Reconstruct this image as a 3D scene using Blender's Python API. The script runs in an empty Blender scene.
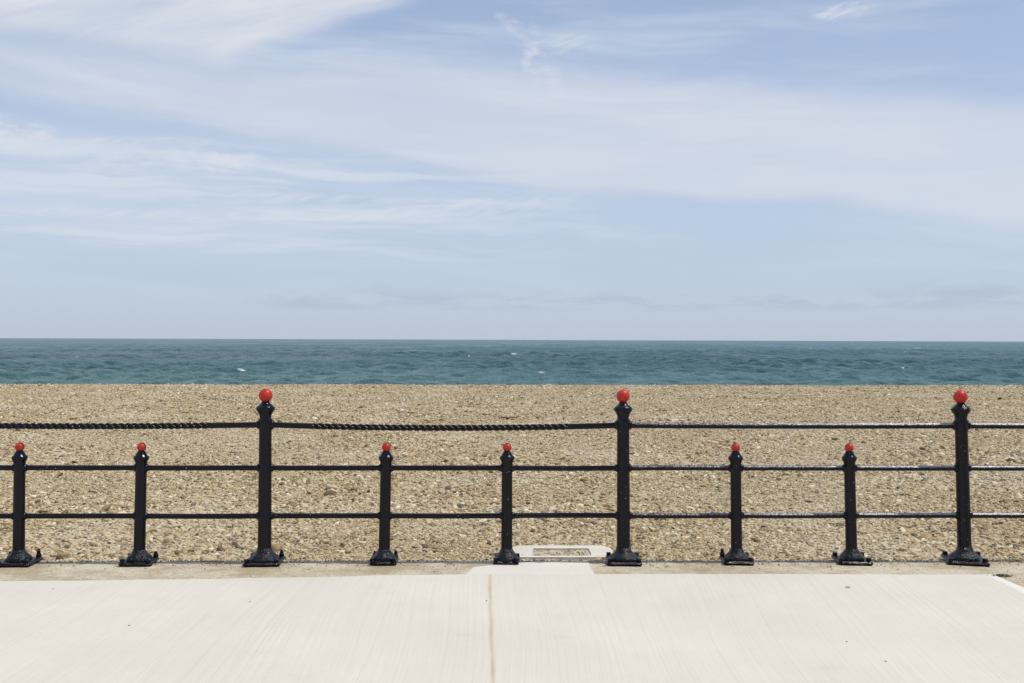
import bpy, bmesh, math, random
import numpy as np
from mathutils import Vector, Matrix, noise as mn

scene = bpy.context.scene
C = scene.collection
R = math.radians
rng = np.random.default_rng(7)
random.seed(7)

# ------------------------------------------------------------------ camera
cam_d = bpy.data.cameras.new('camera')
cam = bpy.data.objects.new('camera', cam_d); C.objects.link(cam)
cam_d.sensor_width = 36.0; cam_d.lens = 35.0
cam_d.clip_start = 0.05; cam_d.clip_end = 200000
CAM_H = 1.56
cam.matrix_world = (Matrix.Translation((0, 0, CAM_H)) @ Matrix.Rotation(R(90 - 0.10), 4, 'X')
                    @ Matrix.Rotation(R(0.196), 4, 'Z'))
scene.camera = cam

# ------------------------------------------------------------------ world, sun, exposure
SUN = Vector((0.47, -0.025, 0.86)).normalized()
SUN_EL = math.asin(SUN.z); SUN_AZ = math.atan2(SUN.x, SUN.y)
vs = scene.view_settings
scene.display_settings.display_device = 'sRGB'
vs.view_transform = 'Standard'; vs.look = 'None'; vs.exposure = 0.0; vs.gamma = 1.0
vs.use_curve_mapping = False

def lin(r, g, b, k=1.0):
    f = lambda c: (c / 12.92 if c <= .04045 else ((c + .055) / 1.055) ** 2.4)
    return (f(r / 255) * k, f(g / 255) * k, f(b / 255) * k, 1.0)

class NT:
    """small helper to write node maths"""
    def __init__(s, nt): s.nt = nt; s.N = nt.nodes; s.L = nt.links
    def put(s, sock, v):
        if v is None: return
        if hasattr(v, 'is_output') or isinstance(v, bpy.types.NodeSocket): s.L.new(v, sock)
        else: sock.default_value = v
    def m(s, op, a, b=None, c=None, clamp=False):
        n = s.N.new('ShaderNodeMath'); n.operation = op; n.use_clamp = clamp
        s.put(n.inputs[0], a); s.put(n.inputs[1], b); s.put(n.inputs[2], c)
        return n.outputs[0]
    def ss(s, x, a, b, lo=0.0, hi=1.0):
        n = s.N.new('ShaderNodeMapRange'); n.interpolation_type = 'SMOOTHSTEP'
        s.put(n.inputs[0], x); s.put(n.inputs[1], a); s.put(n.inputs[2], b)
        n.inputs[3].default_value = lo; n.inputs[4].default_value = hi
        return n.outputs[0]
    def lr(s, x, a, b, lo=0.0, hi=1.0):
        n = s.N.new('ShaderNodeMapRange'); n.clamp = True
        s.put(n.inputs[0], x); s.put(n.inputs[1], a); s.put(n.inputs[2], b)
        n.inputs[3].default_value = lo; n.inputs[4].default_value = hi
        return n.outputs[0]
    def mix(s, f, a, b, mode='MIX'):
        n = s.N.new('ShaderNodeMix'); n.data_type = 'RGBA'; n.blend_type = mode
        s.put(n.inputs[0], f); s.put(n.inputs[6], a); s.put(n.inputs[7], b)
        return n.outputs[2]
    def xyz(s, x, y, z=0.0):
        n = s.N.new('ShaderNodeCombineXYZ'); s.put(n.inputs[0], x); s.put(n.inputs[1], y); s.put(n.inputs[2], z)
        return n.outputs[0]
    def sep(s, v):
        n = s.N.new('ShaderNodeSeparateXYZ'); s.L.new(v, n.inputs[0]); return n.outputs
    def noise(s, vec, scale=1.0, detail=4, rough=.5, dist=0.0, out='Fac'):
        n = s.N.new('ShaderNodeTexNoise'); s.put(n.inputs['Vector'], vec)
        n.inputs['Scale'].default_value = scale; n.inputs['Detail'].default_value = detail
        n.inputs['Roughness'].default_value = rough; n.inputs['Distortion'].default_value = dist
        return n.outputs[out]
    def vmul(s, v, k):
        n = s.N.new('ShaderNodeVectorMath'); n.operation = 'MULTIPLY'
        s.L.new(v, n.inputs[0]); n.inputs[1].default_value = k; return n.outputs[0]
    def ramp(s, f, stops, interp='LINEAR'):
        n = s.N.new('ShaderNodeValToRGB'); e = n.color_ramp.elements; n.color_ramp.interpolation = interp
        while len(e) < len(stops): e.new(.5)
        for i, (p, c) in enumerate(stops): e[i].position = p; e[i].color = c
        s.put(n.inputs[0], f); return n.outputs[0]
    def bump(s, h, strength, dist, normal=None):
        n = s.N.new('ShaderNodeBump'); n.inputs['Strength'].default_value = strength
        n.inputs['Distance'].default_value = dist; s.L.new(h, n.inputs['Height'])
        if normal is not None: s.L.new(normal, n.inputs['Normal'])
        return n.outputs[0]

world = bpy.data.worlds.new('World'); scene.world = world; world.use_nodes = True
w = NT(world.node_tree)
bg = w.N['Background']
BG = 0.10
bg.inputs['Strength'].default_value = BG
sky = w.N.new('ShaderNodeTexSky'); sky.sky_type = 'NISHITA'; sky.sun_disc = False
sky.sun_elevation = SUN_EL; sky.sun_rotation = SUN_AZ
sky.air_density = 1.0; sky.dust_density = 1.0; sky.ozone_density = 1.5
tc = w.N.new('ShaderNodeTexCoord')
dx, dy, dz = w.sep(tc.outputs['Generated'])
az = w.m('ARCTAN2', dx, dy); el = w.m('ARCSINE', dz)
K = 1.0 / BG
# slow warp so that no cloud edge is a straight line
wn = w.noise(w.xyz(w.m('MULTIPLY', az, 4), w.m('MULTIPLY', el, 9)), 1.0, 4, .5, out='Color')
wx, wy, wz = w.sep(wn)
azw = w.m('ADD', az, w.m('MULTIPLY', w.m('SUBTRACT', wx, .5), .10))
elw = w.m('ADD', el, w.m('MULTIPLY', w.m('SUBTRACT', wy, .5), .045))
# clear hazy air: colour over elevation
air = w.ramp(w.lr(el, -.02, .5), [
    (0.00, lin(189, 201, 217, K)), (0.05, lin(190, 202, 218, K)), (0.12, lin(192, 207, 225, K)),
    (0.28, lin(190, 208, 232, K)), (0.50, lin(181, 200, 230, K)), (0.68, lin(167, 187, 219, K)), (1.0, lin(120, 152, 205, K))])
base = w.mix(w.lr(el, 0, .15, .94, .80), sky.outputs[0], air)
# thin streaky veil
st = w.noise(w.xyz(w.m('MULTIPLY', azw, 3.2), w.m('ADD', w.m('MULTIPLY', elw, 26), w.m('MULTIPLY', azw, 1.4))), 1.0, 6, .55)
st2 = w.noise(w.xyz(w.m('MULTIPLY', azw, 7), w.m('ADD', w.m('MULTIPLY', elw, 75), w.m('MULTIPLY', azw, 3))), 1.0, 5, .6)
veil = w.m('MULTIPLY', w.ss(st, .40, .72), w.lr(st2, .25, .75, .42, 1.1))
veil = w.m('MULTIPLY', veil, w.lr(az, -.35, .1, .85, .6))
# broad diagonal band of cirrostratus
cen = w.m('ADD', w.m('ADD', .213, w.m('MULTIPLY', azw, -.08)), w.m('MULTIPLY', w.m('MULTIPLY', azw, azw), -.06))
hw = w.lr(azw, -.5, .06, .026, .064)
dlt = w.m('SUBTRACT', elw, cen)
q = w.m('DIVIDE', w.m('ABSOLUTE', dlt), hw)
band = w.mix(w.m('MULTIPLY', w.ss(dlt, .01, -.01), w.ss(az, -.15, .05)), w.ss(q, 1.25, .30), w.ss(q, 1.06, .70))
band = w.mix(w.m('MULTIPLY', w.ss(dlt, .0, .01), w.ss(az, .0, .15)), band, w.ss(q, 1.10, .60))
band = w.m('ADD', band, 0.0)
band = w.m('MULTIPLY', w.m('MULTIPLY', band, w.lr(st, .15, .75, .55, 1.0)), w.lr(st2, .28, .60, .86, 1.0))
band = w.m('MULTIPLY', band, w.lr(az, -.5, .05, .62, .95))
# top left cirrus sweep
low = w.m('ADD', .264, w.m('MULTIPLY', w.m('MAXIMUM', w.m('ADD', azw, .27), 0.0), .42))
rot = w.noise(w.xyz(w.m('MULTIPLY', w.m('ADD', azw, w.m('MULTIPLY', elw, 1.2)), 4), w.m('MULTIPLY', w.m('SUBTRACT', elw, w.m('MULTIPLY', azw, .35)), 34)), 1.0, 7, .6)
tl = w.m('MULTIPLY', w.ss(w.m('SUBTRACT', elw, low), -.012, .018), w.ss(azw, -.06, -.14))
tl = w.m('MULTIPLY', tl, w.lr(rot, .25, .68, .35, 1.0))
# mid left stack of thin streaks
ml = w.m('MULTIPLY', w.ss(azw, .18, -.12), w.m('MULTIPLY', w.ss(el, .06, .10), w.ss(el, .20, .165)))
ml = w.m('MULTIPLY', ml, w.ss(w.noise(w.xyz(w.m('MULTIPLY', azw, 3.5), w.m('MULTIPLY', elw, 58)), 1.0, 6, .6), .42, .62))
ml = w.m('ADD', w.m('MULTIPLY', ml, .68), w.m('MULTIPLY', w.m('MULTIPLY', w.ss(azw, .10, -.30), w.m('MULTIPLY', w.ss(el, .05, .11), w.ss(el, .24, .17))), .25))
# small puffs and wisps: (azimuth, elevation, half sizes, strength, slope)
puff = None
fine = w.noise(w.xyz(w.m('MULTIPLY', az, 38), w.m('MULTIPLY', el, 90)), 1.0, 6, .62)
finel = w.noise(w.xyz(w.m('MULTIPLY', w.m('ADD', az, el), 22), w.m('MULTIPLY', w.m('SUBTRACT', el, w.m('MULTIPLY', az, .3)), 130)), 1.0, 6, .62)
for a0, e0, sa, se, k, sl, tex in (
        (-.462, .181, .035, .013, .9, -.05, fine), (-.300, .168, .045, .013, .85, .05, fine), (-.385, .165, .06, .016, .45, .0, fine),
        (.325, .309, .027, .0075, .8, .06, finel), (.402, .306, .02, .005, .12, .0, finel),
        (.000, .306, .020, .008, .60, -.6, fine), (.020, .280, .011, .026, .62, -.6, fine), (.034, .262, .010, .020, .45, -.6, fine), (.048, .288, .040, .010, .45, .1, finel), (-.40, .176, .10, .007, .5, .08, finel), (-.22, .135, .15, .006, .5, .02, finel), (-.10, .126, .12, .006, .55, .12, finel), (-.33, .117, .16, .005, .45, .0, finel),
        (.012, .134, .05, .008, .5, .15, finel), (-.03, .128, .08, .010, .4, .0, finel)):
    pa = w.m('DIVIDE', w.m('SUBTRACT', azw, a0), sa)
    pe = w.m('DIVIDE', w.m('SUBTRACT', w.m('SUBTRACT', w.m('ADD', w.m('MULTIPLY', elw, .5), w.m('MULTIPLY', el, .5)), e0), w.m('MULTIPLY', w.m('SUBTRACT', az, a0), sl)), se)
    d2 = w.m('ADD', w.m('MULTIPLY', pa, pa), w.m('MULTIPLY', pe, pe))
    g = w.m('MULTIPLY', w.m('MULTIPLY', w.ss(d2, 1.9, 0.0), w.ss(tex, .36, .66)), k)
    puff = g if puff is None else w.m('MAXIMUM', puff, g)
col = w.mix(w.m('MULTIPLY', veil, w.ss(el, .02, .09)), base, lin(206, 217, 233, K))
col = w.mix(ml, col, lin(210, 219, 232, K))
col = w.mix(band, col, lin(215, 220, 231, K))
col = w.mix(tl, col, lin(221, 225, 233, K))
col = w.mix(puff, col, lin(219, 224, 233, K))
# low grey-mauve bank just above the sea
lb = w.noise(w.xyz(w.m('MULTIPLY', azw, 13), w.m('MULTIPLY', elw, 55)), 1.0, 5, .6)
bank = w.m('MULTIPLY', w.m('MULTIPLY', w.ss(el, .026, .034), w.ss(elw, .056, .040)), w.m('MULTIPLY', w.ss(lb, .40, .60), w.ss(az, -.30, -.20)))
col = w.mix(w.m('MULTIPLY', bank, .62), col, lin(177, 189, 208, K))
w.L.new(col, bg.inputs['Color'])

sun_d = bpy.data.lights.new('sun', 'SUN'); sun_d.energy = 3.6; sun_d.angle = R(.53); sun_d.color = (1.0, .955, .88)
sun = bpy.data.objects.new('sun', sun_d); C.objects.link(sun)
sun.rotation_euler = SUN.to_track_quat('Z', 'Y').to_euler(); sun.location = (10, -2, 20)

# ------------------------------------------------------------------ helpers
def mat(name):
    m = bpy.data.materials.new(name); m.use_nodes = True
    n = NT(m.node_tree); return m, n, n.N['Principled BSDF']
def geo_pos(n):
    return n.N.new('ShaderNodeNewGeometry').outputs['Position']
def obj_pos(n):
    return n.N.new('ShaderNodeTexCoord').outputs['Object']
def mesh_obj(name, me, m=None, parent=None, smooth=False):
    o = bpy.data.objects.new(name, me); C.objects.link(o)
    if m: me.materials.append(m)
    if parent: o.parent = parent
    if smooth: me.polygons.foreach_set('use_smooth', [True] * len(me.polygons))
    return o
def bm_obj(name, bm, m=None, parent=None, smooth=False):
    bmesh.ops.recalc_face_normals(bm, faces=bm.faces[:])
    me = bpy.data.meshes.new(name); bm.to_mesh(me); bm.free()
    return mesh_obj(name, me, m, parent, smooth)
def tag(o, label=None, cat=None, group=None, kind=None):
    for k, v in (('label', label), ('category', cat), ('group', group), ('kind', kind)):
        if v: o[k] = v
    return o
def empty(name, loc=(0, 0, 0)):
    o = bpy.data.objects.new(name, None); o.location = loc; o.empty_display_size = .1; C.objects.link(o); return o
def grid_mesh(name, X, Y, Z):
    ny, nx = X.shape
    co = np.stack([X, Y, Z], -1).reshape(-1, 3).astype(np.float32)
    i = np.arange(ny * nx).reshape(ny, nx)
    f = np.stack([i[:-1, :-1], i[:-1, 1:], i[1:, 1:], i[1:, :-1]], -1).reshape(-1, 4)
    me = bpy.data.meshes.new(name)
    me.vertices.add(len(co)); me.vertices.foreach_set('co', co.ravel())
    me.loops.add(f.size); me.loops.foreach_set('vertex_index', f.ravel().astype(np.int32))
    me.polygons.add(len(f)); me.polygons.foreach_set('loop_start', (np.arange(len(f)) * 4).astype(np.int32))
    me.update(calc_edges=True); me.validate()
    me.polygons.foreach_set('use_smooth', np.ones(len(f), dtype=bool))
    return me

def fence_y(x): return 6.96 + .024 * x
def edge_y(x): return 6.992 + .0152 * x            # back edge of the kerb
SLAB = [(-60, 4.0), (-12, 5.75), (-3.282, 6.352), (-2.338, 6.412), (-1.382, 6.485), (-.735, 6.565), (.005, 6.602), (1.255, 6.62), (3.215, 6.634)]
def slab_y(x): return float(np.interp(x, [p[0] for p in SLAB], [p[1] for p in SLAB]))

# ------------------------------------------------------------------ beach ground
def crest_y(x): return 35.3 + .044 * x
def beach_z(x, y):
    z = (.030 * np.sin(x * .55 + 1.3 * np.sin(y * .21)) * np.sin(y * .43 + .8) + .018 * np.sin(x * 1.7 + y * .9) * np.sin(y * 1.3 - x * .4 + 1)
         + .012 * np.sin(x * 3.1 - y * 2.2) * np.sin(y * 3.7 + x * 1.1))
    k = np.clip((y - edge_y(x)) / 1.2, 0, 1)
    z = z * k - .012 * (1 - k)
    t_ = np.clip((y - 14) / 20, 0, 1); z = z * (1 - .6 * t_) - .075 * t_ * t_ * (3 - 2 * t_)
    d = y - crest_y(x)
    z = z * np.clip(1 - d / 4, .3, 1) + np.where(d > 0, -.13 * np.sqrt(d * d + 1.2) + .13 * math.sqrt(1.2), 0)
    return z

m_beach, n, bs = mat('shingle_ground')
p = geo_pos(n)
vo = n.N.new('ShaderNodeTexVoronoi'); vo.inputs['Scale'].default_value = 60; n.L.new(p, vo.inputs['Vector'])
v1, v2, v3 = n.sep(vo.outputs['Color'])
stone = n.ramp(v1, [(0, (.16, .115, .07, 1)), (.2, (.30, .22, .13, 1)), (.45, (.42, .325, .20, 1)), (.7, (.50, .41, .275, 1)), (.88, (.56, .50, .40, 1)), (1, (.70, .67, .60, 1))])
big = n.noise(p, .55, 4, .55)
stone = n.mix(n.lr(big, .35, .7, 0, .35), stone, (.46, .345, .20, 1))
n.L.new(stone, bs.inputs['Base Color']); bs.inputs['Roughness'].default_value = .8
bs.inputs['Specular IOR Level'].default_value = .3
n.L.new(n.bump(vo.outputs['Distance'], .9, .012), bs.inputs['Normal'])

ys = np.concatenate([np.linspace(0, 1, 2), np.linspace(1.1, 6, 50), np.linspace(6.2, 32, 120), np.linspace(32.4, 60, 40)])
xs = np.concatenate([[-400, -200, -100, -60, -40], np.linspace(-30, 30, 241), [40, 60, 100, 200, 400]])
X, T = np.meshgrid(xs, ys)
Y = edge_y(X) + .032 + np.where(T < 1, T * .25, T - .75)
Z = beach_z(X, Y)
tag(mesh_obj('beach', grid_mesh('beach', X, Y, Z), m_beach), kind='structure')

# ------------------------------------------------------------------ sea
def wave_z(x, y):
    r = np.random.default_rng(21)
    z = np.zeros_like(x)
    dist = np.sqrt(x * x + y * y)
    for i in range(46):
        L = 2.0 * (10 / 2.0) ** (i / 45.0)
        th = R(-100) + r.normal(0, .75)
        k = 2 * math.pi / L
        ph = r.uniform(0, 6.28)
        a = .0175 * L ** .75 * r.uniform(.6, 1.4)
        res = np.maximum(.0042 * dist, .3)                     # mesh spacing there
        fade = np.clip(1.5 - 2.8 * res / L, 0, 1)
        s = np.sin(k * (x * math.cos(th) + y * math.sin(th)) + ph + .6 * np.sin(k * .31 * (x * math.sin(th) - y * math.cos(th)) + ph * 2))
        z += a * fade * (s + .28 * np.cos(2 * np.arcsin(np.clip(s, -1, 1))))
    g = .75 + .35 * np.sin(x * .031 + 1.3 * np.sin(y * .017)) * np.sin(y * .043 + .5 * np.sin(x * .023))
    return z * g
SEA = -2.5
yy = [48.0]
while yy[-1] < 60000:
    y0 = yy[-1]; yy.append(y0 * (1.0034 if y0 < 900 else (1.012 if y0 < 4000 else 1.06)))
yy = np.array(yy); tt = np.concatenate([[-6, -3, -1.6, -1.1], np.linspace(-.8, .8, 760), [1.1, 1.6, 3, 6]])
T, Y = np.meshgrid(tt, yy); X = T * Y
Z = SEA + wave_z(X, Y) * np.clip((4000 - Y) / 2500, 0, 1)
sea_me = grid_mesh('sea', X, Y, Z)
foam = np.zeros_like(X)
caps = [(-91, 216, 3.0, .9), (-32.9, 118, 2.0, 1), (-49, 182, 2.2, .8), (-181, 370, 5, .8), (-116, 441, 6, .8), (3.7, 125.7, 1.5, .85),
        (.5, 265, 2.5, 1.0), (20.5, 783, 8, .9), (-35.7, 348, 3.6, .8), (236, 587, 8, 1.0)]
for i in range(220):
    y0 = 100 * (14 ** rng.uniform(.1, 1)); caps.append((rng.uniform(-.6, .6) * y0, y0, rng.uniform(.3, .9) * (.4 + y0 / 360), rng.uniform(.3, .75)))
for cx, cy, s, k in caps:
    # shift to the local crest
    sel = np.abs(T[0] - cx / cy) * cy < s * 1.3
    cols = np.where(sel)[0]; rows = np.where(np.abs(yy - cy) < max(2.0, cy * .05))[0]
    if len(cols) == 0 or len(rows) == 0: continue
    sub = np.ix_(rows, cols)
    mid = cols[len(cols) // 2]
    ry = yy[rows][np.argmax(Z[rows, mid])]
    foam[sub] = np.maximum(foam[sub], k * np.exp(-((X[sub] - cx) / (s * .42)) ** 2 * 1.6 - ((Y[sub] - ry - .05 * (X[sub] - cx)) / max(.45, .006 * cy)) ** 2))
at = sea_me.attributes.new('foam', 'FLOAT', 'POINT'); at.data.foreach_set('value', foam.ravel().astype(np.float32))
m_sea, n, bs = mat('sea_water')
p = geo_pos(n)
sw = n.noise(n.vmul(p, (.006, .02, 1)), 1.0, 4, .5)
shallow = n.lr(n.sep(p)[1], 230, 95)
water = n.mix(n.m('MULTIPLY', shallow, .55), n.mix(n.lr(sw, .3, .7), (.042, .120, .138, 1), (.064, .155, .170, 1)), (.105, .230, .232, 1))
fa = n.N.new('ShaderNodeAttribute'); fa.attribute_name = 'foam'
fz = n.m('MULTIPLY', fa.outputs['Fac'], n.lr(n.noise(n.vmul(p, (1.2, 2.5, 1)), 1.0, 4, .6), .3, .55, .3, 1.3))
fz = n.lr(fz, .25, .6)
n.L.new(n.mix(fz, water, (.80, .84, .85, 1)), bs.inputs['Base Color'])
n.L.new(n.m('ADD', n.lr(n.m('ADD', n.m('MULTIPLY', n.noise(n.vmul(p, (.045, .014, 1)), 1.0, 6, .65), .5), n.m('MULTIPLY', n.noise(n.vmul(p, (.012, .0035, 1)), 1.0, 6, .7), .5)), .40, .60, .22, .44), n.m('MULTIPLY', fz, .4)), bs.inputs['Roughness'])
bs.inputs['IOR'].default_value = 1.333; bs.inputs['Specular IOR Level'].default_value = .48
rip = n.m('ADD', n.noise(n.vmul(p, (1.1, 2.2, 1)), 1.0, 5, .6), n.m('MULTIPLY', n.noise(n.vmul(p, (.42, .16, 1)), 1.0, 6, .7), 7.0))
n.L.new(n.bump(rip, 1.0, .5), bs.inputs['Normal'])
tag(mesh_obj('sea', sea_me, m_sea), kind='structure')

# ------------------------------------------------------------------ ground strip, kerb, pavement
def concrete(name, c0, c1, dirt, grit=0.0, broom=False):
    m, n, bs = mat(name)
    p = geo_pos(n)
    a = n.noise(p, 1.1, 5, .6); b = n.noise(p, 9, 5, .62); g = n.noise(p, 120, 3, .7)
    col = n.mix(n.lr(a, .32, .68), c0, c1)
    col = n.mix(n.lr(b, .35, .75, 0, .25), col, c0)
    h = n.m('MULTIPLY', g, .35)
    if broom:
        x, y, z = n.sep(p)
        ws = n.noise(n.vmul(p, (.40, .22, 1)), 1.0, 1, .4)
        xb = n.m('ADD', x, n.m('MULTIPLY', ws, .5))
        xb = n.m('SUBTRACT', xb, n.m('MULTIPLY', n.m('MULTIPLY', x, y), .018))
        s1 = n.noise(n.xyz(n.m('MULTIPLY', xb, 60), n.m('MULTIPLY', y, .6)), 1.0, 3, .6)
        s2 = n.noise(n.xyz(n.m('MULTIPLY', xb, 4), n.m('MULTIPLY', y, .05)), 1.0, 2, .5)
        ln = n.ss(n.m('ABSOLUTE', n.m('SUBTRACT', n.m('FRACT', n.m('MULTIPLY', s2, 3.0)), .5)), .030, 0.0)
        brk = n.lr(n.noise(n.vmul(p, (1.3, .7, 1)), 1.0, 3, .6), .35, .65, .1, 1.0)
        ln = n.m('MULTIPLY', ln, brk)
        h = n.m('ADD', h, n.m('ADD', n.m('MULTIPLY', s1, 1.0), n.m('MULTIPLY', ln, -.5)))
        col = n.mix(n.m('MULTIPLY', n.lr(s1, .35, .7), .20), col, dirt)
        col = n.mix(n.m('MULTIPLY', ln, .15), col, dirt)
        # rusty brown run along the joint
        jx = n.m('ADD', -.136, n.m('MULTIPLY', n.m('SUBTRACT', 6.383, y), .0294))
        jw = n.m('ADD', x, n.m('MULTIPLY', n.m('SUBTRACT', n.noise(n.xyz(0.0, n.m('MULTIPLY', y, 3)), 1.0, 3, .5), .5), .02))
        jd = n.m('ABSOLUTE', n.m('SUBTRACT', jw, jx))
        col = n.mix(n.m('MULTIPLY', n.ss(jd, .020, .002), n.lr(n.noise(n.vmul(p, (1, 2, 1)), 1.0, 3, .6), .3, .7, .15, .75)), col, (.42, .31, .20, 1))
        bl = n.ss(n.noise(n.vmul(p, (1.6, 3, 1)), 1.0, 4, .6), .60, .74)
        col = n.mix(n.m('MULTIPLY', bl, .16), col, dirt)
        # trowelled smooth margin at the right end
        col = n.mix(n.m('MULTIPLY', n.ss(x, 3.15, 3.185), .55), col, (.70, .68, .64, 1))
    if grit:
        vo = n.N.new('ShaderNodeTexVoronoi'); vo.inputs['Scale'].default_value = 95; n.L.new(p, vo.inputs['Vector'])
        r_, g_, b_ = n.sep(vo.outputs['Color'])
        col = n.mix(n.m('MULTIPLY', n.ss(r_, .55, .95), grit), col, n.ramp(g_, [(0, (.16, .12, .08, 1)), (.4, (.36, .28, .18, 1)), (1, (.72, .68, .60, 1))]))
        d = n.ss(n.noise(n.vmul(p, (2.6, 3.6, 1)), 1.0, 8, .78), .42, .60)
        col = n.mix(n.m('MULTIPLY', d, .65), col, dirt)
        h = n.m('ADD', h, n.m('MULTIPLY', vo.outputs['Distance'], -.9))
        rs = n.ss(n.noise(n.vmul(p, (5, 5, 1)), 1.0, 3, .5), .69, .76)
        col = n.mix(n.m('MULTIPLY', rs, .55), col, (.38, .22, .09, 1))
    spk = n.ss(n.noise(p, 55, 2, .5), .74, .80)
    col = n.mix(n.m('MULTIPLY', spk, .35), col, (.25, .21, .16, 1))
    n.L.new(col, bs.inputs['Base Color']); bs.inputs['Roughness'].default_value = .88
    bs.inputs['Specular IOR Level'].default_value = .25
    n.L.new(n.bump(h, .5, .004), bs.inputs['Normal'])
    return m
m_slab = concrete('broomed_concrete', (.545, .508, .435, 1), (.60, .566, .494, 1), (.43, .38, .29, 1), broom=True)
m_kerb = concrete('old_kerb_concrete', (.41, .355, .245, 1), (.53, .48, .365, 1), (.26, .20, .115, 1), grit=.65)
m_ground = concrete('gritty_ground', (.36, .30, .22, 1), (.46, .40, .31, 1), (.28, .22, .15, 1), grit=.9)
m_patch = concrete('fresh_concrete', (.55, .515, .440, 1), (.61, .575, .50, 1), (.40, .34, .25, 1))
m_block = concrete('drain_concrete', (.50, .46, .385, 1), (.60, .56, .48, 1), (.30, .24, .16, 1))

# broad ground under everything on the town side
xs = np.array([-400, -60, -12, 0, 12, 60, 400.]); X, T = np.meshgrid(xs, np.array([0, 1.])); Y = np.where(T == 0, -120, edge_y(X) - .06)
tag(mesh_obj('ground', grid_mesh('ground', X, Y, X * 0 - .05), m_ground), kind='structure')

def slab_mesh(front, back, top, bottom, rag=0.0, seed=0):
    """solid strip between two outlines (lists of x,y with equal length)"""
    bm = bmesh.new()
    a = [bm.verts.new((x, y, top)) for x, y in front]; b = [bm.verts.new((x, y, top)) for x, y in back]
    a2 = [bm.verts.new((x, y, bottom)) for x, y in front]; b2 = [bm.verts.new((x, y, bottom)) for x, y in back]
    nn = len(front)
    for i in range(nn - 1):
        bm.faces.new((a[i], a[i + 1], b[i + 1], b[i])); bm.faces.new((a2[i], b2[i], b2[i + 1], a2[i + 1]))
        bm.faces.new((a[i], a2[i], a2[i + 1], a[i + 1])); bm.faces.new((b[i], b[i + 1], b2[i + 1], b2[i]))
    for i in (0, nn - 1): bm.faces.new((a[i], b[i], b2[i], a2[i]))
    return bm
def wob(x, s, amp): return amp * (mn.noise(Vector((x * s, 3.3, 0))) + .5 * mn.noise(Vector((x * s * 3.1, 9.1, 0))))

xs = np.concatenate([np.linspace(-60, -6, 30), np.linspace(-5.8, 6, 240), np.linspace(6.3, 60, 30)])
tag(bm_obj('kerb', slab_mesh([(x, -40) for x in xs], [(x, edge_y(x) + wob(x, 2.5, .006)) for x in xs], 0.0, -.2), m_kerb), kind='structure')
joint = lambda y: -.136 + (6.383 - y) * .0294
# two cast bays that meet in a narrow joint
bm = bmesh.new()
def bay(xs, lo_edge, hi_edge):
    rows = []
    ts = [0, .5, .8, .9, .95, .98, 1.0]
    for t in ts:
        row = []
        for u in xs:
            yb = -40
            # x runs between the two side edges
            x_l = lo_edge; x_h = hi_edge
            x = x_l(6.5) + (x_h(6.5) - x_l(6.5)) * u
            yt = slab_y(x) + (wob(x, 4.0, .010) + .006 * mn.noise(Vector((x * 47, 1, 2))))
            y = yb + (yt - yb) * t
            x = x_l(y) + (x_h(y) - x_l(y)) * u
            row.append(bm.verts.new((x, y, .006)))
        rows.append(row)
    for i in range(len(rows) - 1):
        for j in range(len(xs) - 1):
            bm.faces.new((rows[i][j], rows[i][j + 1], rows[i + 1][j + 1], rows[i + 1][j]))
    return rows
u1 = np.concatenate([np.linspace(0, .9, 30), np.linspace(.905, 1, 420)])
bay(u1, lambda y: -60.0, lambda y: joint(y) - .0003)
bay(np.linspace(0, 1, 300), lambda y: joint(y) + .0003, lambda y: 3.215 + (6.634 - y) * .06)
ge = [e for e in bm.edges if e.is_boundary]
ex = bmesh.ops.extrude_edge_only(bm, edges=ge)
for v in [v for v in ex['geom'] if isinstance(v, bmesh.types.BMVert)]: v.co.z = -.04
tag(bm_obj('pavement', bm, m_slab), kind='structure')

bm = slab_mesh([(-.30, 6.585), (-.1, 6.586), (.2, 6.588), (.556, 6.59)], [(-.255, 6.80), (-.05, 6.935), (.2, 6.985), (.536, 6.990)], .0045, -.03)
bmesh.ops.subdivide_edges(bm, edges=[e for e in bm.edges if e.calc_length() > .1], cuts=6)
for v in bm.verts:
    v.co.x += .010 * mn.noise(v.co * 7); v.co.y += .008 * mn.noise(v.co * 9 + Vector((5, 0, 0)))
tag(bm_obj('pavement_patch', bm, m_patch), kind='structure')

# ------------------------------------------------------------------ shingle (uncountable)
m_peb, n, bs = mat('flint_pebbles')
oi = n.N.new('ShaderNodeObjectInfo')
rnd = oi.outputs['Random']
pc = n.ramp(rnd, [(0, (0.060, 0.044, 0.026, 1)), (.10, (0.130, 0.091, 0.050, 1)), (.2, (0.300, 0.205, 0.099, 1)), (.38, (0.400, 0.291, 0.143, 1)),
                  (.55, (0.460, 0.358, 0.195, 1)), (.68, (0.400, 0.334, 0.216, 1)), (.84, (0.500, 0.415, 0.255, 1)), (.96, (0.600, 0.525, 0.363, 1)), (1, (0.720, 0.649, 0.502, 1))])
wp = geo_pos(n)
zone = n.noise(n.vmul(wp, (.55, .42, 0)), 1.0, 4, .6)
pc = n.mix(n.lr(zone, .50, .66, 0, .42), pc, (.58, .51, .385, 1))
pc = n.mix(n.lr(zone, .46, .30, 0, .36), pc, (.34, .235, .12, 1))
op = obj_pos(n)
pn = n.noise(op, 1.6, 4, .6)
pc = n.mix(n.lr(pn, .40, .72, 0, .5), pc, n.mix(.5, pc, (.30, .22, .13, 1)))
n.L.new(pc, bs.inputs['Base Color']); bs.inputs['Roughness'].default_value = .62
bs.inputs['Specular IOR Level'].default_value = .35
peb_col = bpy.data.collections.new('pebble_shapes')
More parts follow.
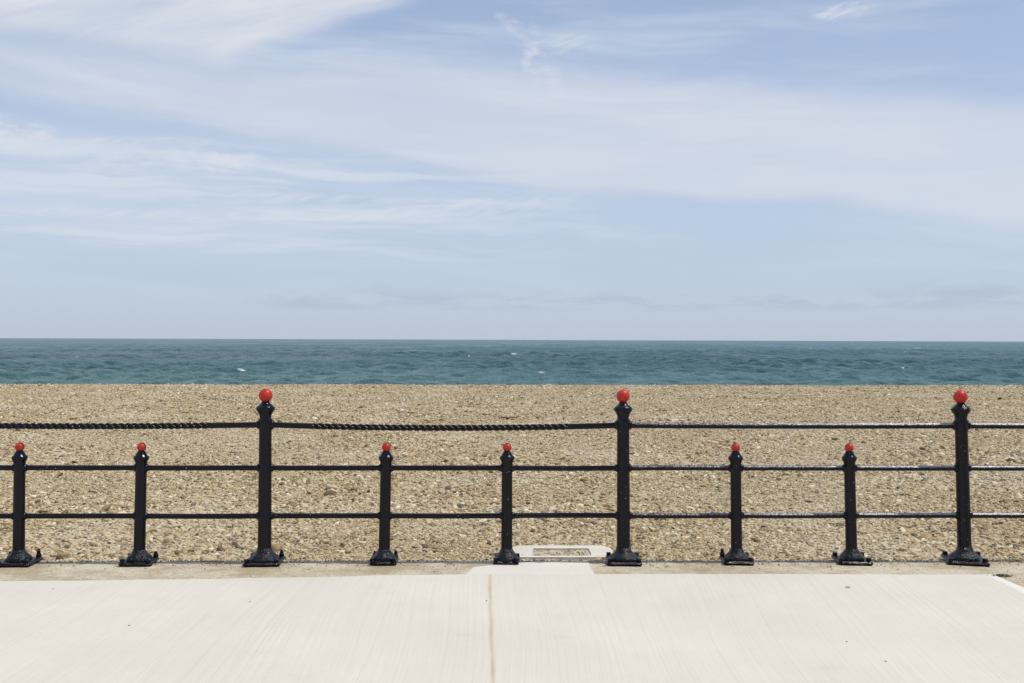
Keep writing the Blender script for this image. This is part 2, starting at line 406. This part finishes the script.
def pebble_mesh(name, seed, sub=2, rough=.32):
    r = random.Random(seed)
    bm = bmesh.new(); bmesh.ops.create_icosphere(bm, subdivisions=sub, radius=1)
    off = Vector((r.uniform(0, 50), r.uniform(0, 50), r.uniform(0, 50)))
    for v in bm.verts:
        d = 1 + rough * mn.noise(v.co * 1.1 + off) * 1.6 + rough * .4 * mn.noise(v.co * 2.8 + off)
        v.co *= d
    # a couple of broken flat faces, as on flint
    for _ in range(r.randint(1, 3)):
        nv = Vector((r.gauss(0, 1), r.gauss(0, 1), r.gauss(0, 1))).normalized(); lim = r.uniform(.55, .8)
        for v in bm.verts:
            t = v.co.dot(nv)
            if t > lim: v.co -= nv * (t - lim)
    me = bpy.data.meshes.new(name); bm.to_mesh(me); bm.free(); me.materials.append(m_peb)
    if seed % 2: me.polygons.foreach_set('use_smooth', [True] * len(me.polygons))
    return me
for i in range(14):
    o = bpy.data.objects.new('pebble_shape', pebble_mesh('pebble_shape', 100 + i)); peb_col.objects.link(o)

P, S, Ro = [], [], []
def coarse(x, y):
    return (.5 + .5 * np.sin(x * .9 + 1.7 * np.sin(y * .6)) * np.sin(y * 1.1 + .9 * np.sin(x * .7 + 1)))
def scatter(y0, y1, dens, r0, spread):
    wx = .56 * y1 + 1.3
    N = int(dens * (y1 - y0) * 2 * wx)
    t = rng.uniform(0, 1, N); y = y0 + t * (y1 - y0); x = rng.uniform(-1, 1, N) * wx
    keep = np.abs(x) < .56 * y + 1.3
    keep &= y > edge_y(x) + .040 + .026 * np.sin(x * 2.3 + .7 * np.sin(x * 7.1)) + .016 * np.sin(x * 9.7 + 2)
    x, y = x[keep], y[keep]; N = len(x)
    r = r0 * np.exp(rng.normal(0, spread, N)) * (.78 + .45 * coarse(x, y))
    # the drain block and its tray stay clear
    ok = ~((x > -.03 - r) & (x < .75 + r) & (y > 7.112) & (y < 7.55 + r * .5))
    ok |= (np.abs(x - .36) < .4) & (r < .009) & (rng.uniform(0, 1, N) < .05) & ~((x > .12) & (x < .60) & (y > 7.13) & (y < 7.45))
    z_up = np.where((x > -.03) & (x < .75) & (y > 7.112) & (y < 7.55), .018, 0.0)
    # no stones through the base plates
    for px, hw_ in PLATES: ok &= ~((np.abs(x - px) < hw_ + r) & (y < fence_y(px) + hw_ + .012 + r))
    x, y, r, z_up = x[ok], y[ok], r[ok], z_up[ok]; N = len(x)
    z = z_up + beach_z(x, y) + r * rng.uniform(-.25, .35, N)
    P.append(np.stack([x, y, z], 1))
    S.append(np.stack([r * rng.uniform(.9, 1.5, N), r * rng.uniform(.7, 1.1, N), r * rng.uniform(.4, .75, N)], 1))
    Ro.append(np.stack([rng.normal(0, .35, N), rng.normal(0, .35, N), rng.uniform(0, 6.28, N)], 1))
# posts: kind, x, lean, plate half width, plate turn
POSTS = [('s', -5.93, .0, .12, .0), ('s', -5.09, .01, .12, .05), ('t', -4.25, .005, .135, .03),
         ('s', -3.405, .0073, .128, .04), ('s', -2.579, .018, .116, .06), ('t', -1.716, .0043, .132, .05), ('s', -.887, .0161, .098, .02),
         ('s', -.032, .0005, .095, -.04), ('t', .787, -.006, .131, -.05), ('s', 1.585, -.0133, .113, -.03), ('s', 2.401, -.0272, .124, -.08),
         ('t', 3.207, -.0303, .145, -.22), ('s', 4.02, -.02, .12, -.05), ('s', 4.84, -.01, .12, .03), ('t', 5.66, -.01, .132, .04)]
STUDS = [(.03, .05), (.04, .03), (.05, .05), (.045, .072), (.026, .05), (.03, .055), (.05, .055), (.036, .034), (.03, .026), (.06, .026), (.028, .028), (.03, .026), (.04, .03), (.03, .05), (.05, .03)]
PLATES = [(p_[1], p_[3]) for p_ in POSTS]
scatter(6.85, 8.6, 6000, .0072, .46)
scatter(6.85, 8.6, 60, .0165, .30)
scatter(8.6, 12, 3000, .0088, .45)
scatter(8.6, 12, 25, .0180, .30)
scatter(12, 18, 1350, .0110, .42)
scatter(18, 27, 600, .0140, .40)
scatter(27, 37.5, 330, .0170, .38)
# stray grit washed over the kerb
N = 5200
x = rng.uniform(-6, 6, N); y = edge_y(x) - np.abs(rng.normal(0, .10, N)) - .004
heap = (.5 + .5 * np.sin(x * 2.1 + 1.4 * np.sin(x * .8))) * (.6 + .4 * np.sin(x * 11 + np.sin(x * 3.7)))
near = rng.uniform(0, 1, N) < .82
y = np.where(near, edge_y(x) + .012 + rng.normal(0, .016, N) * (.4 + heap), y)
keep = ~near | (rng.uniform(0, 1, N) < .18 + .82 * np.clip(heap, 0, 1))
x, y = x[keep], y[keep]; N = len(x)
r = rng.uniform(.0022, .0062, N)
sl = np.interp(x, [p_[0] for p_ in SLAB], [p_[1] for p_ in SLAB])
ok = (y > sl + .01) & ~((x > -.3) & (x < .55) & (rng.uniform(0, 1, N) < .8))
for px, hw_ in PLATES: ok &= ~((np.abs(x - px) < hw_ + .012) & (np.abs(y - fence_y(px)) < hw_ + .012))
x, y, r = x[ok], y[ok], r[ok]
P.append(np.stack([x, y, r * .3 + .003], 1)); S.append(np.stack([r * 1.3, r, r * .7], 1)); Ro.append(np.stack([x * 0, x * 0, rng.uniform(0, 6.28, len(x))], 1))
# gritty stones beyond the end of the pavement
N = 700
x = rng.uniform(3.24, 4.6, N); y = rng.uniform(4.2, 6.58, N); ok = x > 3.235 + (6.634 - y) * .06; x, y = x[ok], y[ok]
r = .006 * np.exp(rng.normal(0, .5, len(x)))
P.append(np.stack([x, y, r * .3], 1)); S.append(np.stack([r * 1.3, r, r * .7], 1)); Ro.append(np.stack([x * 0, x * 0, rng.uniform(0, 6.28, len(x))], 1))
P = np.concatenate(P).astype(np.float32); S = np.concatenate(S).astype(np.float32); Ro = np.concatenate(Ro).astype(np.float32)
def pebble_cloud(name, P, S, Ro, parent=None):
    me = bpy.data.meshes.new(name); me.vertices.add(len(P)); me.vertices.foreach_set('co', np.ascontiguousarray(P, dtype=np.float32).ravel())
    a = me.attributes.new('stone_scale', 'FLOAT_VECTOR', 'POINT'); a.data.foreach_set('vector', np.ascontiguousarray(S, dtype=np.float32).ravel())
    a = me.attributes.new('stone_turn', 'FLOAT_VECTOR', 'POINT'); a.data.foreach_set('vector', np.ascontiguousarray(Ro, dtype=np.float32).ravel())
    a = me.attributes.new('stone_kind', 'INT', 'POINT'); a.data.foreach_set('value', rng.integers(0, 14, len(P)).astype(np.int32))
    me.materials.append(m_peb)
    o = bpy.data.objects.new(name, me); C.objects.link(o)
    if parent: o.parent = parent
    md = o.modifiers.new('stones', 'NODES'); md.node_group = stones_ng
    return o
stones_ng = bpy.data.node_groups.new('stones', 'GeometryNodeTree')
stones_ng.interface.new_socket('Geometry', in_out='INPUT', socket_type='NodeSocketGeometry')
stones_ng.interface.new_socket('Geometry', in_out='OUTPUT', socket_type='NodeSocketGeometry')
gn, gl = stones_ng.nodes, stones_ng.links
gi = gn.new('NodeGroupInput'); go = gn.new('NodeGroupOutput'); iop = gn.new('GeometryNodeInstanceOnPoints'); ci = gn.new('GeometryNodeCollectionInfo')
ci.inputs['Collection'].default_value = peb_col; ci.inputs['Separate Children'].default_value = True; ci.inputs['Reset Children'].default_value = True
def na(nm, t):
    q_ = gn.new('GeometryNodeInputNamedAttribute'); q_.data_type = t; q_.inputs['Name'].default_value = nm; return q_.outputs['Attribute']
e2r = gn.new('FunctionNodeEulerToRotation'); gl.new(na('stone_turn', 'FLOAT_VECTOR'), e2r.inputs[0])
iop.inputs['Pick Instance'].default_value = True
gl.new(gi.outputs[0], iop.inputs['Points']); gl.new(ci.outputs[0], iop.inputs['Instance']); gl.new(na('stone_kind', 'INT'), iop.inputs['Instance Index'])
gl.new(e2r.outputs[0], iop.inputs['Rotation']); gl.new(na('stone_scale', 'FLOAT_VECTOR'), iop.inputs['Scale'])
gl.new(iop.outputs[0], go.inputs[0])
tag(pebble_cloud('shingle', P, S, Ro), 'tan and cream flint shingle covering the beach behind the railing', 'shingle', kind='stuff')
print('pebbles', len(P))

# ------------------------------------------------------------------ railing
def paint(name, base, rough, blister, wear_glint=0.0, salt=0.0):
    m, n, bs = mat(name)
    p = geo_pos(n)
    a = n.noise(p, 70, 4, .65); b = n.noise(p, 240, 3, .6); big = n.noise(p, 6, 4, .6)
    col = n.mix(n.lr(big, .35, .7, 0, .5), base, tuple(c * 1.7 for c in base[:3]) + (1,))
    if wear_glint:
        # worn, blistered paint with painted sun glints along the top, stronger to the right
        gnode = n.N.new('ShaderNodeNewGeometry'); up = n.sep(gnode.outputs['True Normal'])[2]
        px_ = n.sep(p)[0]
        amt = n.m('MULTIPLY', n.lr(px_, .6, 3.0, .25, 1.0), n.ss(up, .05, .75))
        nz_ = n.m('ADD', n.m('MULTIPLY', n.noise(p, 120, 5, .8), .9), n.m('MULTIPLY', n.noise(p, 9, 4, .6), .1))
        wm = n.ss(n.m('ADD', nz_, n.m('MULTIPLY', amt, .16)), .57, .63)
        wm = n.m('MULTIPLY', wm, n.ss(up, .0, .35))
        col = n.mix(wm, col, (.42, .41, .42, 1))
        n.L.new(n.m('MULTIPLY', wm, .5), bs.inputs['Metallic'])
    if salt:
        sm = n.ss(n.noise(p, 85, 3, .6), .70 - salt * .1, .74 - salt * .1)
        col = n.mix(n.m('MULTIPLY', sm, .8), col, (.52, .50, .45, 1))
    n.L.new(col, bs.inputs['Base Color'])
    n.L.new(n.lr(big, .3, .7, rough * .8, rough * 1.3), bs.inputs['Roughness'])
    bs.inputs['Specular IOR Level'].default_value = .23
    h = n.m('ADD', a, n.m('MULTIPLY', b, .5))
    n.L.new(n.bump(h, blister, .006), bs.inputs['Normal'])
    return m
m_post = paint('black_post_paint', (.0030, .0036, .0068, 1), .17, .16, salt=.0)
m_postw = paint('weathered_post_paint', (.0030, .0036, .0068, 1), .19, .28, salt=.12)
m_rail = paint('black_rail_paint', (.0040, .0040, .0068, 1), .26, .35, salt=.05)
m_railw = paint('blistered_glint_rail_paint', (.0055, .0055, .008, 1), .34, .8, wear_glint=1.0, salt=.0)
m_rope = paint('tarred_rope', (.0040, .0040, .0062, 1), .20, .2)
m_base = paint('black_base_paint', (.0040, .0046, .0076, 1), .20, .8, salt=.2)
def red_paint():
    m, n, bs = mat('red_paint'); p = geo_pos(n)
    a = n.noise(p, 30, 4, .6)
    oi = n.N.new('ShaderNodeObjectInfo')
    c = n.mix(n.lr(a, .35, .7), (.41, .020, .011, 1), (.49, .040, .022, 1))
    c = n.mix(n.m('MULTIPLY', n.ss(n.noise(p, 60, 4, .7), .66, .74), .5), c, (.38, .05, .04, 1))
    n.L.new(c, bs.inputs['Base Color']); bs.inputs['Roughness'].default_value = .38; bs.inputs['Specular IOR Level'].default_value = .28
    n.L.new(n.bump(n.noise(p, 90, 3, .6), .25, .004), bs.inputs['Normal'])
    return m
m_red = red_paint()

def lathe(bm, prof, seg=28, square=None):
    """revolve (r, z); square = list of squareness per ring (0 round .. 1 square)"""
    rings = []
    for i, (r, z) in enumerate(prof):
        q = square[i] if square else 0
        ring = []
        for k in range(seg):
            a = 2 * math.pi * k / seg + math.pi / seg
            c, s = math.cos(a), math.sin(a)
            f = 1.0
            if q: f = (1 - q) + q * min(1 / max(abs(c), abs(s)), 1.36)
            ring.append(bm.verts.new((r * f * c, r * f * s, z)))
        rings.append(ring)
    for a, b in zip(rings, rings[1:]):
        for k in range(seg): bm.faces.new((a[k], a[(k + 1) % seg], b[(k + 1) % seg], b[k]))
    bm.faces.new(rings[0][::-1]); bm.faces.new(rings[-1])
def uv_ball(bm, c, r, sx=1.0, seg=20):
    bmesh.ops.create_uvsphere(bm, u_segments=seg, v_segments=max(10, seg // 2 + 2), radius=r, matrix=Matrix.Translation(c) @ Matrix.Diagonal((sx, 1, 1, 1)))
def tube(bm, pts, r, seg=12, rot=0.0):
    rings = []
    n_ = len(pts)
    for i, p_ in enumerate(pts):
        t = (pts[min(i + 1, n_ - 1)] - pts[max(i - 1, 0)]).normalized()
        u = t.cross(Vector((0, 0, 1))).normalized() if abs(t.z) < .95 else t.cross(Vector((1, 0, 0))).normalized()
        v = t.cross(u)
        rr = r(i) if callable(r) else r
        rings.append([bm.verts.new(p_ + (u * math.cos(2 * math.pi * k / seg) + v * math.sin(2 * math.pi * k / seg)) * rr) for k in range(seg)])
    for a, b in zip(rings, rings[1:]):
        for k in range(seg): bm.faces.new((a[k], a[(k + 1) % seg], b[(k + 1) % seg], b[k]))
    bm.faces.new(rings[0][::-1]); bm.faces.new(rings[-1])

TALL = [(.0485, .094), (.0475, .11), (.0465, .30), (.0445, .70), (.043, .922), (.0455, .930), (.047, .945), (.047, .972), (.0505, .980), (.0515, .990), (.0495, 1.000),
        (.0415, 1.008), (.040, 1.018), (.043, 1.034), (.054, 1.054), (.0635, 1.067), (.0665, 1.077), (.065, 1.085), (.056, 1.094), (.043, 1.104), (.032, 1.114), (.027, 1.123), (.026, 1.133)]
SMALL = [(.0405, .084), (.040, .10), (.039, .35), (.038, .62), (.0385, .690), (.040, .698), (.0415, .710), (.047, .718), (.0515, .727), (.053, .736), (.050, .744), (.040, .752),
         (.035, .762), (.0285, .773), (.0225, .782), (.021, .790)]
RAIL_Z = (.330, .6635); TOP_Z = .964

def flare(bm, r0, ztop, hw, seed):
    """bell of the foot: square below, round above"""
    prof = [(r0 * 2.06, .021), (r0 * 2.04, .034), (r0 * 1.94, .046), (r0 * 1.74, .058), (r0 * 1.50, .068), (r0 * 1.30, .077), (r0 * 1.15, .087), (r0 * 1.03, ztop + .006)]
    lathe(bm, prof, 32, [.30, .26, .2, .12, .05, 0, 0, 0])
    r = random.Random(seed)
    o = Vector((r.uniform(0, 9), r.uniform(0, 9), 0))
    for v in bm.verts:
        if v.co.z < .08:
            k = 1 + .07 * mn.noise(v.co * 30 + o) + .045 * math.cos(8 * math.atan2(v.co.y, v.co.x)) * min(1, max(0, (.08 - v.co.z) / .03)); v.co.x *= k; v.co.y *= k
def plate(bm, hw, seed):
    v = bmesh.ops.create_cube(bm, size=1)['verts']
    for q_ in v: q_.co = Vector((q_.co.x * 2 * hw, q_.co.y * 2 * hw, .014 + q_.co.z * .024))
    bmesh.ops.bevel(bm, geom=bm.edges[:], offset=.007, segments=2, affect='EDGES')
    bmesh.ops.subdivide_edges(bm, edges=[e for e in bm.edges if e.calc_length() > .05], cuts=7, use_grid_fill=True)
    r = random.Random(seed); o = Vector((r.uniform(0, 9), r.uniform(0, 9), 0))
    for q_ in bm.verts:
        q_.co.x += .006 * mn.noise(q_.co * 14 + o); q_.co.y += .006 * mn.noise(q_.co * 14 - o)
        if q_.co.z > .012: q_.co.z += .004 * mn.noise(q_.co * 18 + o)
def bolt_bm(h):
    bm = bmesh.new()
    lathe(bm, [(.019, 0), (.019, .004), (.0185, .005)], 16)
    lathe(bm, [(.018, .005), (.018, .020), (.0155, .024)], 6)
    if h > .03: lathe(bm, [(.0125, .024), (.012, h * .72), (.0085, h)], 10)
    return bm

railing = tag(empty('promenade_railing', (0, 6.96, 0)), 'black iron seafront railing of tall and short red-tipped posts linked by rope and bars', 'railing')
RO = railing.location
protos = {}
def build_post(kind, worn):
    prof = TALL if kind == 't' else SMALL
    bm = bmesh.new(); lathe(bm, prof, 28)
    me = bpy.data.meshes.new('post'); 
    bmesh.ops.recalc_face_normals(bm, faces=bm.faces[:]); bm.to_mesh(me); bm.free()
    me.materials.append(m_postw if worn else m_post); me.polygons.foreach_set('use_smooth', [True] * len(me.polygons))
    bm = bmesh.new()
    if kind == 't': uv_ball(bm, (0, 0, 1.168), .0475, seg=28)
    else: uv_ball(bm, (0, 0, .8085), .0312, seg=24)
    for v in bm.verts: v.co += v.co.normalized() * .002 * mn.noise(v.co * 30)
    bl = bpy.data.meshes.new('finial_ball'); bm.to_mesh(bl); bm.free(); bl.materials.append(m_red); bl.polygons.foreach_set('use_smooth', [True] * len(bl.polygons))
    return me, bl
for worn in (0, 1):
    for k in 'ts': protos[k, worn] = build_post(k, worn)
posts = []
for i, (kind, x, lean, hw, turn) in enumerate(POSTS):
    hw *= .94
    worn = 1 if x > .6 or abs(x + .032) < .01 else 0
    me, bl = protos[kind, worn]
    po = bpy.data.objects.new('post', me); C.objects.link(po); po.parent = railing
    po.location = (x, fence_y(x) - RO.y, 0); po.rotation_euler = (0, math.atan(lean), 0)
    b_ = bpy.data.objects.new('finial_ball', bl); C.objects.link(b_); b_.parent = po
    r0 = .0485 if kind == 't' else .0405
    bm = bmesh.new(); plate(bm, hw, i); 
    bo = bm_obj('base_plate', bm, m_base, po, True); bo.rotation_euler = (0, -math.atan(lean), turn)
    bm = bmesh.new(); flare(bm, r0, .105 if kind == 't' else .094, hw, i + 40)
    fo = bm_obj('foot', bm, m_base, po, True); fo.rotation_euler = (0, -math.atan(lean), turn)
    hts = random.Random(i); studs = STUDS[i]
    for sx, sy in ((1, 1), (-1, 1), (1, -1), (-1, -1)):
        hb = {(1, 1): studs[1], (-1, 1): studs[0]}.get((sx, sy), .024)
        bt = bm_obj('bolt', bolt_bm(hb * hts.uniform(.78, .92)), m_base, po, True)
        v = Matrix.Rotation(turn, 3, 'Z') @ Vector((sx * hw * .80, sy * hw * .80, .027)); bt.location = v
        bt.rotation_euler = (hts.uniform(-.1, .1), hts.uniform(-.12, .12), 0)
    for z in RAIL_Z + ((TOP_Z,) if kind == 't' else ()):
        rr = .031 if z == TOP_Z else .028
        for s in (-1, 1):
            bm = bmesh.new(); uv_ball(bm, (s * (r0 - .004), 0, z), rr, .8, 14)
            bm_obj('collar', bm, m_postw if worn else m_post, po, True)
    posts.append((kind, x, lean))
def ppos(i, z):
    kind, x, lean = posts[i]; return Vector((x + lean * z, fence_y(x) - RO.y, z))
for i in range(len(posts) - 1):
    for z in RAIL_Z:
        a, b = ppos(i, z), ppos(i + 1, z); bm = bmesh.new()
        pts = [a.lerp(b, t) for t in np.linspace(0.02, .98, 14)]
        rr = random.Random(i * 7 + int(z * 10)); sg = rr.uniform(-.003, .002)
        for j, q_ in enumerate(pts): q_.z += sg * 4 * (j / 13) * (1 - j / 13)
        tube(bm, pts, .0183, 14)
        wn_ = a.x > .7
        o = bm_obj('rail', bm, m_railw if wn_ else m_rail, railing, True)
        if wn_: tag(o, 'blistered bar glinting in the sun')
tall_i = [i for i, p_ in enumerate(posts) if p_[0] == 't']
for i, j in zip(tall_i, tall_i[1:]):
    a, b = ppos(i, TOP_Z), ppos(j, TOP_Z); L = (b - a).length
    roped = a.x < .5
    bm = bmesh.new(); sag = (.012 if a.x < -2 else .021) if roped else .004
    f = lambda t: a.lerp(b, t) - Vector((0, 0, sag * 4 * t * (1 - t)))
    if not roped:
        tube(bm, [f(t) for t in np.linspace(.01, .99, 40)], .0205, 16)
        tag(bm_obj('top_rail', bm, m_railw, railing, True), 'straight top bar with blistered paint glinting in the sun')
    else:
        e0, e1 = .31, L - .36
        # one continuous surface: round bound ends, three-strand lay between them
        N = 760; pitch = .139; seg = 27; rings = []
        for t in np.linspace(.012, .988, N):
            c = f(t); d = t * L
            k = max(0.0, min(1.0, (d - e0) / .05, (e1 - d) / .05)); k = k * k * (3 - 2 * k)
            ring = []
            for q_ in range(seg):
                ang = 2 * math.pi * q_ / seg; g_ = ang - 2 * math.pi * d / pitch
                u_ = ((g_ / (2 * math.pi / 3)) % 1.0 - .5) * (2 * math.pi / 3)          # angle from the strand's own axis
                off, rs_ = .0120, .0106
                lobe = off * math.cos(u_) + math.sqrt(max(rs_ * rs_ - (off * math.sin(u_)) ** 2, 1e-9))
                rad = .0200 * (1 - k) + lobe * k
                ring.append(bm.verts.new(c + Vector((0, math.cos(ang) * rad, math.sin(ang) * rad))))
            rings.append(ring)
        for r_a, r_b in zip(rings, rings[1:]):
            for q_ in range(seg): bm.faces.new((r_a[q_], r_a[(q_ + 1) % seg], r_b[(q_ + 1) % seg], r_b[q_]))
        bm.faces.new(rings[0][::-1]); bm.faces.new(rings[-1])
        tag(bm_obj('rope', bm, m_rope, railing, True), 'black painted twisted rope with smooth bound ends')

# ------------------------------------------------------------------ edging strip behind the kerb
m_edge, n, bs = mat('weathered_edging'); p = geo_pos(n)
ec = n.mix(n.lr(n.noise(n.vmul(p, (3, 30, 1)), 1.0, 4, .6), .3, .7), (.30, .27, .22, 1), (.44, .40, .33, 1))
rs = n.m('MULTIPLY', n.ss(n.sep(p)[0], 2.2, 3.3), n.ss(n.noise(p, 4, 3, .6), .35, .6))
ec = n.mix(n.m('MULTIPLY', rs, .6), ec, (.34, .20, .13, 1))
n.L.new(ec, bs.inputs['Base Color']); bs.inputs['Roughness'].default_value = .85
xs = np.linspace(-6, 6, 240)
bm = slab_mesh([(x, edge_y(x) + .014 + wob(x + 9, 1.3, .006)) for x in xs], [(x, edge_y(x) + .034 + wob(x + 9, 1.3, .006)) for x in xs], -.001, -.12)
for v in bm.verts:
    if v.co.z > -.05: v.co.z += min(0, .008 * mn.noise(Vector((v.co.x * 1.4, 0, 4))))
tag(bm_obj('edging_strip', bm, m_edge), 'thin weathered edging strip along the back of the kerb at the railing feet', 'edging')

# ------------------------------------------------------------------ drain block with a stony tray
drain = tag(empty('drain_block', (.365, 7.32, 0)), 'pale square concrete drain block with a sunken stony tray behind the railing', 'drain')
DO = drain.location
bm = bmesh.new()
outer = [(-.01, 7.112), (.735, 7.128), (.752, 7.19), (.745, 7.43), (.70, 7.53), (.06, 7.522), (.0, 7.45), (-.02, 7.20)]
inner = [(.155, 7.165), (.57, 7.175), (.575, 7.20), (.58, 7.40), (.57, 7.425), (.17, 7.418), (.158, 7.40), (.152, 7.19)]
def soften(pl, seed):
    out = []
    for (xa, ya), (xb, yb) in zip(pl, pl[1:] + pl[:1]):
        k_ = max(2, int(math.hypot(xb - xa, yb - ya) / .035))
        for q_ in range(k_):
            t_ = q_ / k_; v = Vector((xa + (xb - xa) * t_, ya + (yb - ya) * t_, seed))
            out.append((v.x + .007 * mn.noise(v * 13), v.y + .007 * mn.noise(v * 13 + Vector((7, 0, 0)))))
    return out
ov = [bm.verts.new((x - DO.x, y - DO.y, .006)) for x, y in soften(outer, 1)]; iv = [bm.verts.new((x - DO.x, y - DO.y, .006)) for x, y in soften(inner, 3)]
od = [bm.verts.new((x - DO.x + (x - .36) * .05, y - DO.y, -.10)) for x, y in soften(outer, 1)]; idn = [bm.verts.new((x - DO.x, y - DO.y, -.018)) for x, y in soften(inner, 3)]
def ring_faces(A, B):
    for i in range(len(A)):
        j = (i + 1) % len(A); bm.faces.new((A[i], A[j], B[j], B[i]))
ring_faces(ov, od); ring_faces(iv, idn); bm.faces.new(idn)
bmesh.ops.triangle_fill(bm, use_beauty=True, edges=[bm.edges.get((A[i], A[(i + 1) % len(A)])) for A in (ov, iv) for i in range(len(A))])
bm_obj('block', bm, m_block, drain)
m_sed, n, bs = mat('tray_sediment'); p = geo_pos(n)
sc_ = n.mix(n.lr(n.noise(p, 14, 5, .7), .35, .65), (.36, .29, .195, 1), (.55, .50, .40, 1))
n.L.new(n.mix(n.ss(n.noise(p, 30, 4, .7), .58, .68), sc_, (.12, .095, .06, 1)), bs.inputs['Base Color']); bs.inputs['Roughness'].default_value = .9
n.L.new(n.bump(n.noise(p, 90, 4, .7), .8, .006), bs.inputs['Normal'])
xs = np.linspace(.150, .580, 60); ysd = np.linspace(7.160, 7.428, 40); X, Y = np.meshgrid(xs - DO.x, ysd - DO.y)
Z = np.array([[-.007 + .007 * mn.noise(Vector((a_ * 11, b_ * 11, 5))) + .003 * mn.noise(Vector((a_ * 40, b_ * 40, 8))) for a_ in xs - DO.x] for b_ in ysd])
mesh_obj('tray_sediment', grid_mesh('tray_sediment', X, Y, Z), m_sed, drain)
N = 620; x = rng.uniform(.17, .56, N) - DO.x; y = rng.uniform(7.185, 7.41, N) - DO.y; r = .0034 * np.exp(rng.normal(0, .40, N))
t = pebble_cloud('tray_stones', np.stack([x, y, -.010 + rng.uniform(0, .007, N)], 1), np.stack([r * 1.2, r, r * .65], 1), np.stack([x * 0, x * 0, rng.uniform(0, 6.28, N)], 1), drain)
t['kind'] = 'stuff'

# ------------------------------------------------------------------ little things lying about
m_dark, n, bs = mat('dark_scrap'); p = obj_pos(n)
n.L.new(n.mix(n.noise(p, 60, 3, .5), (.05, .04, .03, 1), (.13, .10, .065, 1)), bs.inputs['Base Color']); bs.inputs['Roughness'].default_value = .8
def scrap(name, label, cat, x, y, z, L, W, seed, group=None, m=m_dark):
    """a curled strip with ragged edges"""
    r = random.Random(seed); bm = bmesh.new(); rows = []
    nx, ny = 12, 5
    for i in range(nx):
        t = i / (nx - 1) * 2 - 1; wd = W * (1 - abs(t) ** 2.2) * (.75 + .5 * r.random()) + .0006; row = []
        for j in range(ny):
            s = j / (ny - 1) * 2 - 1
            row.append(bm.verts.new((t * L, s * wd + .18 * L * math.sin(t * 2 + seed), .003 + .25 * W * s * s + .10 * L * t * t + .15 * W * r.random())))
        rows.append(row)
    for a, b in zip(rows, rows[1:]):
        for j in range(ny - 1): bm.faces.new((a[j], a[j + 1], b[j + 1], b[j]))
    bmesh.ops.solidify(bm, geom=bm.faces[:], thickness=.0025)
    o = bm_obj(name, bm, m, None, True); o.location = (x, y, z); o.rotation_euler = (0, 0, r.uniform(-.4, .4))
    tag(o, label, cat, group)
scrap('dry_leaf', 'small dark dry leaf on pale pavement near the second short post from the right', 'leaf', 2.118, 6.26, .007, .016, .007, 3)
for lab, x, y, L, W in (('long dark seaweed scrap on the far shingle below the middle of the right-hand rope', -.074, 19.84, .20, .05),
                        ('short dark seaweed scrap on shingle low down between two short posts in mid picture', -.455, 7.634, .028, .013),
                        ('dark seaweed scrap on shingle just left of the tall left post', -3.759, 13.48, .07, .022)):
    scrap('seaweed_scrap', lab, 'seaweed', x, y, float(beach_z(np.array(x), np.array(y))) + .022, L, W, int(y * 10), 'dark seaweed scraps on the shingle')
m_stone, n, bs = mat('grey_stone'); p = obj_pos(n)
n.L.new(n.mix(n.noise(p, 90, 3, .5), (.12, .10, .08, 1), (.26, .22, .17, 1)), bs.inputs['Base Color']); bs.inputs['Roughness'].default_value = .75
for lab, x, y, r in (('dark stray pebble on the pale pavement at far left, below the leftmost post', -2.838, 6.167, .006),
                     ('stray brown pebble lying alone on the left of the pale pavement, nearer the viewer', -2.065, 5.382, .0065),
                     ('stray pebble on pavement below and left of the left tall post', -1.542, 5.88, .006),
                     ('small pebble beside the brown joint line of the pavement', -.146, 5.92, .006),
                     ('dark pebble on the right of the pavement near its bottom edge', 1.817, 4.824, .0055),
                     ('stray pebble on the right of the pavement, further from the viewer than its neighbour', 1.735, 5.14, .005)):
    me = pebble_mesh('pebble', int(x * 100) + 500); me.materials.clear(); me.materials.append(m_stone)
    o = mesh_obj('pebble', me); r *= .62; o.scale = (r * 1.4, r, r * .75); o.location = (x, y, .006 + r * .5); o.rotation_euler = (0, 0, x * 3)
    tag(o, lab, 'pebble', 'stray pebbles on the pavement')
m_grass, n, bs = mat('weed_green'); p = obj_pos(n)
n.L.new(n.mix(n.noise(p, 40, 3, .5), (.06, .095, .02, 1), (.15, .16, .05, 1)), bs.inputs['Base Color']); bs.inputs['Roughness'].default_value = .7
bm = bmesh.new(); r = random.Random(11)
for i in range(170):
    x = r.gauss(0, .030); y = r.gauss(0, .010); a = r.uniform(0, 6.28); h = r.uniform(.006, .018); l = r.uniform(.004, .016); wd = r.uniform(.0012, .0025)
    d = Vector((math.cos(a), math.sin(a), 0)); s = Vector((-d.y, d.x, 0)) * wd; b0 = Vector((x, y, 0))
    v = [bm.verts.new(b0 - s), bm.verts.new(b0 + s), bm.verts.new(b0 + d * l * .5 + s * .8 + Vector((0, 0, h))), bm.verts.new(b0 + d * l * .5 - s * .8 + Vector((0, 0, h)))]
    tip = bm.verts.new(b0 + d * l + Vector((0, 0, h * .9)))
    bm.faces.new(v); bm.faces.new((v[3], v[2], tip))
o = bm_obj('weed_tuft', bm, m_grass); o.location = (3.255, 6.60, .001)
tag(o, 'small green weed tuft growing at the right corner of the pavement', 'weed')
